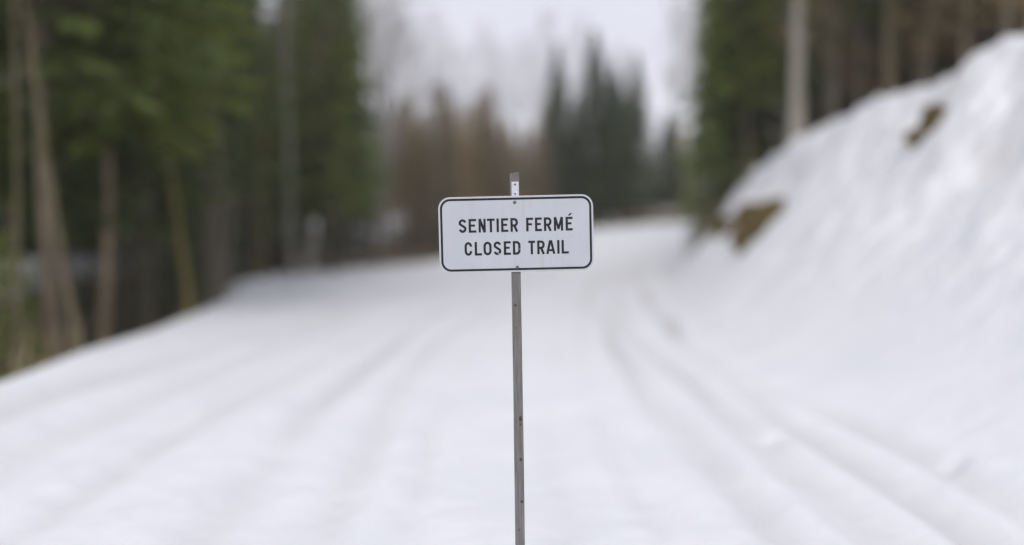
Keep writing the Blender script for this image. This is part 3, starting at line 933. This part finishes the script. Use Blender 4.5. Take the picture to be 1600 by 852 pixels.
for i, (px, d, top) in enumerate([(600, 66, -60), (625, 78, -10), (648, 82, 40), (675, 76, 20), (700, 84, 50), (725, 79, 75), (757, 83, 40), (785, 78, 70), (815, 85, 60), (850, 77, 20), (905, 82, 30), (965, 84, 70),
                                  (1060, 70, -20), (1085, 62, -60)]):
    lb = ("towering" if top < 30 else "tall") + " wispy grey bare tree rising behind " \
        + ("the poplars" if px < 640 else "the slim green fir" if px < 730 else "the middle of the larch row" if px < 840 else "the dark spruces" if px < 1000 else "the bank end brush") + (" beyond the others" if d > 80 else "")
    far("wisp", i % 2, px, d, top, lb, W_G, .8)

# ---- right: trees on the bank
def rt(kind, var, px, d, label, lean=0.0, scale=1.0, sx=1.0):
    return lt(kind, var, px, d, label, lean, scale, sx, rnd.uniform(-.1, .1))
rt("pale", 1, 1243, 21.8, "pale tan poplar trunk with green moss at its foot on the bank rim", -.005, 1.0, 1.15)
rt("tan", 1, 1387, 18.5, "tan bare trunk standing alone behind the snow bank rim", .0, .95, .95)
rt("tan", 0, 1290, 24, "slender tan trunk between the pale poplar and the lone tan trunk", .0, .9, .6)
rt("cedar", 1, 1150, 33, "bright green cedar at the lower end of the snow bank", 0, 1.05, 1.0)
rt("cedar", 0, 1118, 38, "narrow green cedar bordering the sky opening past the snow bank", 0, 1.3, .75)
rt("cedar", 2, 1195, 30, "broad green cedar between the bright cedar and the pale poplar", 0, .85, .9)
rt("spruce", 1, 1325, 27, "dark spruce behind the slender tan trunk on the bank", 0, 1.0, .9)
rt("highcedar", 0, 1135, 29.5, "bare footed green cedar just behind the low end of the bank", 0, 1.1, 1.1)
rt("highcedar", 1, 1172, 27, "tall bare footed cedar behind the large ochre outcrop", 0, .9, 1.0)
rt("highcedar", 0, 1212, 26, "bare footed cedar close beside the pale mossy poplar", 0, .85, .9)
rt("cedar", 0, 1105, 44, "slim green cedar beyond the bank beside the short dark spruce", 0, .9, 1.0)
x, y, z = ground_hit(1108, 352)
plant("shrub", 0, x, y + .5, "leafless brown brush between the small ochre outcrop and the trail", None, .75)
x, y, z = ground_hit(1226, 222)
plant("snowbush", 0, x, y + .3, "mossy green shrub at the foot of the pale poplar", None, .85)
SB = [("shrub", 0, 1100, 27.5, "brown leafless brush at the lower end of the snow bank"), ("shrub", 1, 1092, 37, "brown brush with withered leaves past the end of the snow bank"),
      ("beech", 0, 1440, 17.5, "tan leaved beech sapling beside the lone tan trunk"), ("beech", 1, 1500, 15, "small tan leaved beech sapling on the high bank rim"),
      ("beech", 0, 1560, 14.5, "tall tan leaved beech sapling on the high bank rim"), ("beech", 1, 1600, 13, "bushy tan leaved beech sapling at the top of the bank"),
      ("beech", 0, 1340, 21, "tan leaved beech sapling between slender and lone tan trunks")]
for (k_, v_, px, d, lb) in SB:
    x, y = at(px, d)
    plant(k_, v_, x, y, lb)

# ---- the forest masses on both sides, tree by tree
MARKS_L = [(6, "the bright green rim conifer"), (121, "the leaning tan trunk"), (232, "the grey ravine trunk"), (294, "the leaning ochre trunk"),
           (346, "the two brown trunks"), (410, "the short ochre trunk"), (480, "the pale stump"), (530, "the broad cedar by the poplars")]
MARKS_R = [(1150, "the bright cedar at the bank end"), (1195, "the broad cedar by the pale poplar"), (1243, "the pale mossy poplar"), (1290, "the slender tan trunk"), (1387, "the lone tan trunk"),
           (1440, "the beech beside that lone trunk"), (1500, "the small rim beech"), (1570, "the tall rim beech")]
def fill(n, kinds, xr, yr, ok, dmin, labels, group_tail, seed, srange=(.85, 1.15)):
    rr = random.Random(seed); c_ = 0; tries = 0
    while c_ < n and tries < 12000:
        tries += 1
        x = rr.uniform(*xr); y = rr.uniform(*yr)
        px = 800 + x / y * F
        if not ok(x, y, px): continue
        if min((a - x) ** 2 + (b - y) ** 2 for a, b in spots) < dmin ** 2: continue
        k_ = rr.choices([q[0] for q in kinds], [q[1] for q in kinds])[0]
        nv = max(v for (kk, v) in PROTO if kk == k_) + 1
        sc_, wx = rr.uniform(*srange), rr.uniform(.8, 1.25)
        mk = min(MARKS_L if x < 0 else MARKS_R, key=lambda q: abs(q[0] - px))[1]
        size = "broad" if wx > 1.1 else "slim" if wx < .93 else ""
        size = (("tall " if sc_ > (srange[0] + srange[1]) / 2 else "short ") + size).strip()
        dep = "close behind" if y < 27 else "well behind" if y < 45 else "far behind"
        plant(k_, rr.randrange(nv), x, y, f"{size} {labels[k_][0]} {dep} {mk}", labels[k_][1], sc_, None, (rr.gauss(0, .02), rr.gauss(0, .02)), wx)
        c_ += 1
LAB_L = dict(fir=("green fir", "firs across the ravine"), cedar=("leafy green cedar", "cedars across the ravine"),
             bare=("grey leafless tree", "leafless trees across the ravine"), brown=("brown leafless tree", "brown trunks across the ravine"),
             tan=("tan leafless tree", "tan trunks across the ravine"), spruce=("dark spruce", "spruces across the ravine"),
             ochre=("ochre mossy bare tree", "mossy trunks across the ravine"), larch=("brown twiggy larch", "larches across the ravine"),
             sapling=("young green conifer", "young conifers across the ravine"), shrub=("brown leafless shrub", "shrubs across the ravine"))
okl = lambda x, y, px: -150 < px < (548 if y < 56 else 560) and x < left_edge(y) - (1.2 if y > 30 else 4.6) and not (370 < px < 490 and y < 30) and not (px < 270 and (y < 22 or x > left_edge(y) - 8))
LAB_L["wand"] = ("thin tan leafless sapling", "leafless saplings along the ravine")
fill(26, [("wand", 1)], (-22, -5), (11, 42), lambda x, y, px: -40 < px < 560 and left_edge(y) - 6 < x < left_edge(y) - .8 and not (px < 240 and rnd.random() < .45), .8, LAB_L, "", 21, (.7, 1.3))
LAB_L["highcedar"] = ("bare footed green cedar", "tall cedars along the ravine")
fill(38, [("highcedar", 1)], (-30, -6), (14, 44), lambda x, y, px: -80 < px < 555 and left_edge(y) - 12 < x < left_edge(y) - 1.6 and not (395 < px < 425 or 465 < px < 495) and not (px < 270 and (y < 23 or x > left_edge(y) - 7.5)), 1.5, LAB_L, "", 4)
fill(6, [("highcedar", 1)], (-16, -5), (12.5, 21), lambda x, y, px: -30 < px < 300 and left_edge(y) - 5.0 < x < left_edge(y) - 1.2, 1.3, LAB_L, "", 47, (1.2, 1.45))
fill(18, [("sapling", 1)], (-22, -8), (14, 34), lambda x, y, px: 0 < px < 290 and left_edge(y) - 8.5 < x < left_edge(y) - 6.0, 1.0, LAB_L, "", 44, (1.2, 2.1))
fill(9, [("highcedar", 1)], (-20, -8), (15, 32), lambda x, y, px: 40 < px < 290 and left_edge(y) - 9 < x < left_edge(y) - 6.2, 1.5, LAB_L, "", 43, (1.15, 1.4))
fill(26, [("highcedar", 3), ("cedar", 1), ("fir", 1)], (-32, -9), (20, 42), lambda x, y, px: -60 < px < 290 and x < left_edge(y) - 6.8, 1.3, LAB_L, "", 41)
fill(48, [("fir", 3), ("cedar", 6), ("larch", .8), ("bare", .5), ("brown", .5), ("tan", .5), ("ochre", .5)], (-26, -6), (15, 36), okl, 1.3, LAB_L, "", 5)
fill(76, [("fir", 4), ("cedar", 5), ("bare", 1), ("larch", 1.5), ("brown", 1.2)], (-48, -8), (32, 68), okl, 2.0, LAB_L, "", 6)
fill(60, [("sapling", 3), ("shrub", 2)], (-26, -5.5), (11, 40), lambda x, y, px: -60 < px < 540 and (left_edge(y) - 2.6 < x < left_edge(y) - 1.0 or x < left_edge(y) - 6.5) and not (px < 250 and x > left_edge(y) - 6), .9, LAB_L, "", 16, (.6, 1.3))
fill(16, [("sapling", 3)], (-42, -8), (36, 66), okl, 1.0, LAB_L, "", 17, (1.0, 2.0))
LAB_R = dict(fir=("green fir", "firs above the snow bank"), cedar=("leafy green cedar", "cedars above the snow bank"),
             bare=("grey leafless tree", "leafless trees above the snow bank"), brown=("brown leafless tree", "brown trunks above the snow bank"),
             tan=("tan leafless tree", "tan trunks above the snow bank"), beech=("tan leaved beech sapling", "beech saplings above the snow bank"),
             spruce=("dark spruce", "spruces above the snow bank"), larch=("brown twiggy larch", "larches above the snow bank"),
             sapling=("young green conifer", "young conifers above the snow bank"))
okr = lambda x, y, px: 1120 < px < 1720 and x > crest_x(y) + 1.5 and not (y < 20 and px < 1420)
LAB_R["highcedar"] = ("bare footed green cedar", "tall cedars above the bank")
fill(24, [("highcedar", 1)], (8, 26), (15, 42), lambda x, y, px: 1105 < px < 1650 and x > crest_x(y) + .8 and abs(px - 1243) > 28 and abs(px - 1387) > 25, 1.6, LAB_R, "", 14)
fill(7, [("highcedar", 1)], (8, 14), (12, 21), lambda x, y, px: 1405 < px < 1640 and x > crest_x(y) + .9, 1.3, LAB_R, "", 48, (.8, 1.1))
fill(40, [("fir", 1.2), ("cedar", 1.4), ("larch", 3), ("bare", 1), ("brown", 1), ("beech", 6)], (9, 30), (14, 34), okr, 1.4, LAB_R, "", 8)
fill(36, [("fir", 1.5), ("cedar", 2), ("bare", 2), ("larch", 5), ("beech", 4)], (11, 48), (28, 66), okr, 2.0, LAB_R, "", 9)
fill(14, [("sapling", 3)], (9, 40), (20, 50), lambda x, y, px: 1110 < px < 1500 and x > crest_x(y) + 1.0, 1.0, LAB_R, "", 18, (.8, 1.6))

# ------------------------------------------------------------------ exposed boulders with dead grass
def m_rock():
    m, t, b = new_mat("ochre_mossy_rock")
    n1 = noise(t, 2.2, 6); n2 = noise(t, 11, 5)
    c = ramp(t, n2.outputs["Fac"], [(0.3, (0.035, 0.028, 0.014)), (0.55, (0.12, 0.085, 0.032)), (0.75, (0.20, 0.145, 0.06))]).outputs[0]
    c = mixc(t, ramp(t, n1.outputs["Fac"], [(0.48, (0, 0, 0)), (0.6, (1, 1, 1))]).outputs[0], c, (0.085, 0.08, 0.018))
    t.links.new(c, b.inputs["Base Color"]); b.inputs["Roughness"].default_value = 0.95
    bump(t, b, n2.outputs["Fac"], 0.8, 0.05)
    return m
M_ROCK = m_rock()
M_SNOWCAP = m_plain("snow_cap", (0.83, 0.835, 0.86), 0.8, 0, 0.03, 8)
import bmesh
def boulder(px, py, w, h, dpt, label, seed, snow=False, grass=420):
    x, y, z = ground_hit(px, py)
    rs = np.random.RandomState(seed)
    o = empty("rock_outcrop", (x + w * .08, y + dpt * .2, z - h * .06))
    tag(o, label, "rock")
    allco = []
    for lobe in range(4):
        bm = bmesh.new()
        bmesh.ops.create_icosphere(bm, subdivisions=3, radius=1)
        off = rs.uniform(0, 50, 3)
        lw, lh = (1.0, 1.0) if lobe == 0 else (rs.uniform(.35, .6), rs.uniform(.4, .7))
        lx, lz = (0, 0) if lobe == 0 else (rs.uniform(-.55, .55) * w, rs.uniform(-.4, .35) * h)
        planes = rs.normal(0, 1, (9, 3)); planes /= np.linalg.norm(planes, axis=1)[:, None]
        for v in bm.verts:
            p = np.array(v.co)
            for q in planes:
                dd = p @ q - 0.7
                if dd > 0: p = p - q * dd * .85
            n = 1 + .5 * float(fbm(p[0] * 1.5 + off[0], p[1] * 1.5 + p[2] * 2.1 + off[1], 4)) + .12 * float(fbm(p[0] * 5 + off[1], p[2] * 5 + p[1] * 4 + off[0], 3))
            v.co = (p[0] * n * w * .42 * lw + lx, p[1] * n * dpt / 2 * lw, p[2] * n * h * .5 * lh + lz)
        me = bpy.data.meshes.new("outcrop_rock"); bm.to_mesh(me); bm.free()
        me.materials.append(M_ROCK)
        me.polygons.foreach_set("use_smooth", [True] * len(me.polygons))
        link("rock", me, o)
        allco.append(np.array([v.co[:] for v in me.vertices]))
    co = np.concatenate(allco)
    ix = rs.randint(0, len(co), grass)
    org = co[ix]; nrm = org / np.array([w / 2, dpt / 2, h * .55])
    d = nrm * .6 + rs.normal(0, .35, (grass, 3)) + np.array([0, -.1, -.25])
    tag(link("dead_grass", quads_mesh("dead_grass", sprays(rs, org * .97, d, rs.uniform(.06, .22, grass), rs.uniform(.014, .035, grass)), LEAF["dead"]), o), kind="stuff")
    return o
boulder(1204, 346, 2.0, 1.25, 1.2, "large ochre rock outcrop with dead grass at the foot of the snow bank", 1)
boulder(1138, 358, 1.0, .8, .8, "small ochre rock outcrop beside the large one at the bank end", 2, grass=240)
boulder(1468, 190, .95, .65, .6, "mossy ochre rock outcrop poking out high on the snow bank", 3, grass=240)

# ------------------------------------------------------------------ pale snow-capped stump on the left rim
x, y = at(480, 33.0)
zb_ = tz(x, y)
st = empty("birch_stump", (x, y, zb_), (0, .10, .4))
tag(st, "pale broken birch stump capped with snow at the trail rim", "stump")
rs = np.random.RandomState(4)
mb = MB()
HS = CAM_H + ray(480, 348)[2] * y - zb_
zz = np.linspace(-.3, HS, 12)
mb.tube(np.stack([.05 * np.sin(zz * 2) + .06 * zz, .03 * np.sin(zz * 3), zz], 1), .18 - .03 * zz / HS + .12 * np.exp(-np.clip(zz, 0, 9) / .3), 12)
b0 = len(mb.v) - 12
for k_ in range(12):
    v = mb.v[b0 + k_]; mb.v[b0 + k_] = (v[0], v[1], v[2] + rs.uniform(-.18, .12))
link("trunk", mb.mesh("stump_trunk", BARK["pale"]), st)
mb = MB()
rings = [(.155, -.3), (.165, -.12), (.15, .02), (.1, .08), (.04, .10)]
vv = [(.05 * math.sin(HS * 2) + .06 * HS + r_ * math.cos(k_ * math.pi / 8) * (1 + .16 * math.sin(2.1 * k_)), r_ * math.sin(k_ * math.pi / 8), HS + dz + .07 * math.sin(2.3 * k_ + 1)) for r_, dz in rings for k_ in range(16)]
ff = [(a_ * 16 + k_, a_ * 16 + (k_ + 1) % 16, (a_ + 1) * 16 + (k_ + 1) % 16, (a_ + 1) * 16 + k_) for a_ in range(4) for k_ in range(16)]
mb.add(vv, ff + [tuple(64 + k_ for k_ in range(16)), tuple(range(16))[::-1]])
link("snow_cap", mb.mesh("snow_cap", M_SNOWCAP), st)

# ------------------------------------------------------------------ undergrowth: uncountable stems and ferns
def undergrowth(name, n, xr, yr, ok, label, kinds, seed):
    rs = np.random.RandomState(seed)
    x = rs.uniform(*xr, n * 3); y = rs.uniform(*yr, n * 3)
    keep = ok(x, y); x, y = x[keep][:n], y[keep][:n]
    dens = (fbm(x * .35, y * .35, 3) > -.25) & (terrain(x, y)[1] < .5)
    x, y = x[dens], y[dens]
    z = terrain(x, y)[0]
    org = np.stack([x, y, z - .03], 1)
    out = []
    for k_ in range(5):
        o2 = org + np.concatenate([rs.normal(0, .12, (len(org), 2)), np.zeros((len(org), 1))], 1)
        d = np.concatenate([rs.normal(0, .4, (len(org), 2)), np.ones((len(org), 1))], 1)
        out.append(sprays(rs, o2, d, rs.uniform(.25, 1.15, len(org)), rs.uniform(.015, .05, len(org))))
    me = quads_mesh(name, np.concatenate(out), LEAF[kinds])
    o = link(name, me)
    tag(o, label, kind="stuff")
undergrowth("undergrowth", 5200, (-34, 6), (8, 60), lambda x, y: (x < left_edge(y) - .45) & (800 + x / y * F > -120), "tangled brown brush and stems covering the ravine floor", "larch", 1)
undergrowth("hillside_brush", 2600, (7.5, 34), (9, 55), lambda x, y: (x > crest_x(y) + .35) & (800 + x / y * F < 1720), "dry tan brush along the rim above the snow bank", "dead", 2)
undergrowth("trail_end_brush", 1500, (-10, 24), (55, 70), lambda x, y: x < left_edge(y) - .6, "dry brown brush under the larches at the trail end", "larch", 3)

# ------------------------------------------------------------------ thin haze volume added to lift the dark forest and soften its contrast
mb = MB(); mb.box(-300, 300, -60, 450, -8, 62)
hz = mb.mesh("haze", None, False)
hm = bpy.data.materials.new("added_haze"); hm.use_nodes = True
ht = hm.node_tree; ht.nodes.clear()
ho = ht.nodes.new("ShaderNodeOutputMaterial"); hv = ht.nodes.new("ShaderNodeVolumePrincipled")
hv.inputs["Color"].default_value = (0.96, 0.93, 0.86, 1)
hv.inputs["Density"].default_value = 0.0009
ht.links.new(hv.outputs[0], ho.inputs["Volume"])
hz.materials.append(hm)
tag(link("haze", hz), "thin pale haze added over the trail and forest to soften contrast", kind="stuff")
scene.cycles.volume_bounces = 1
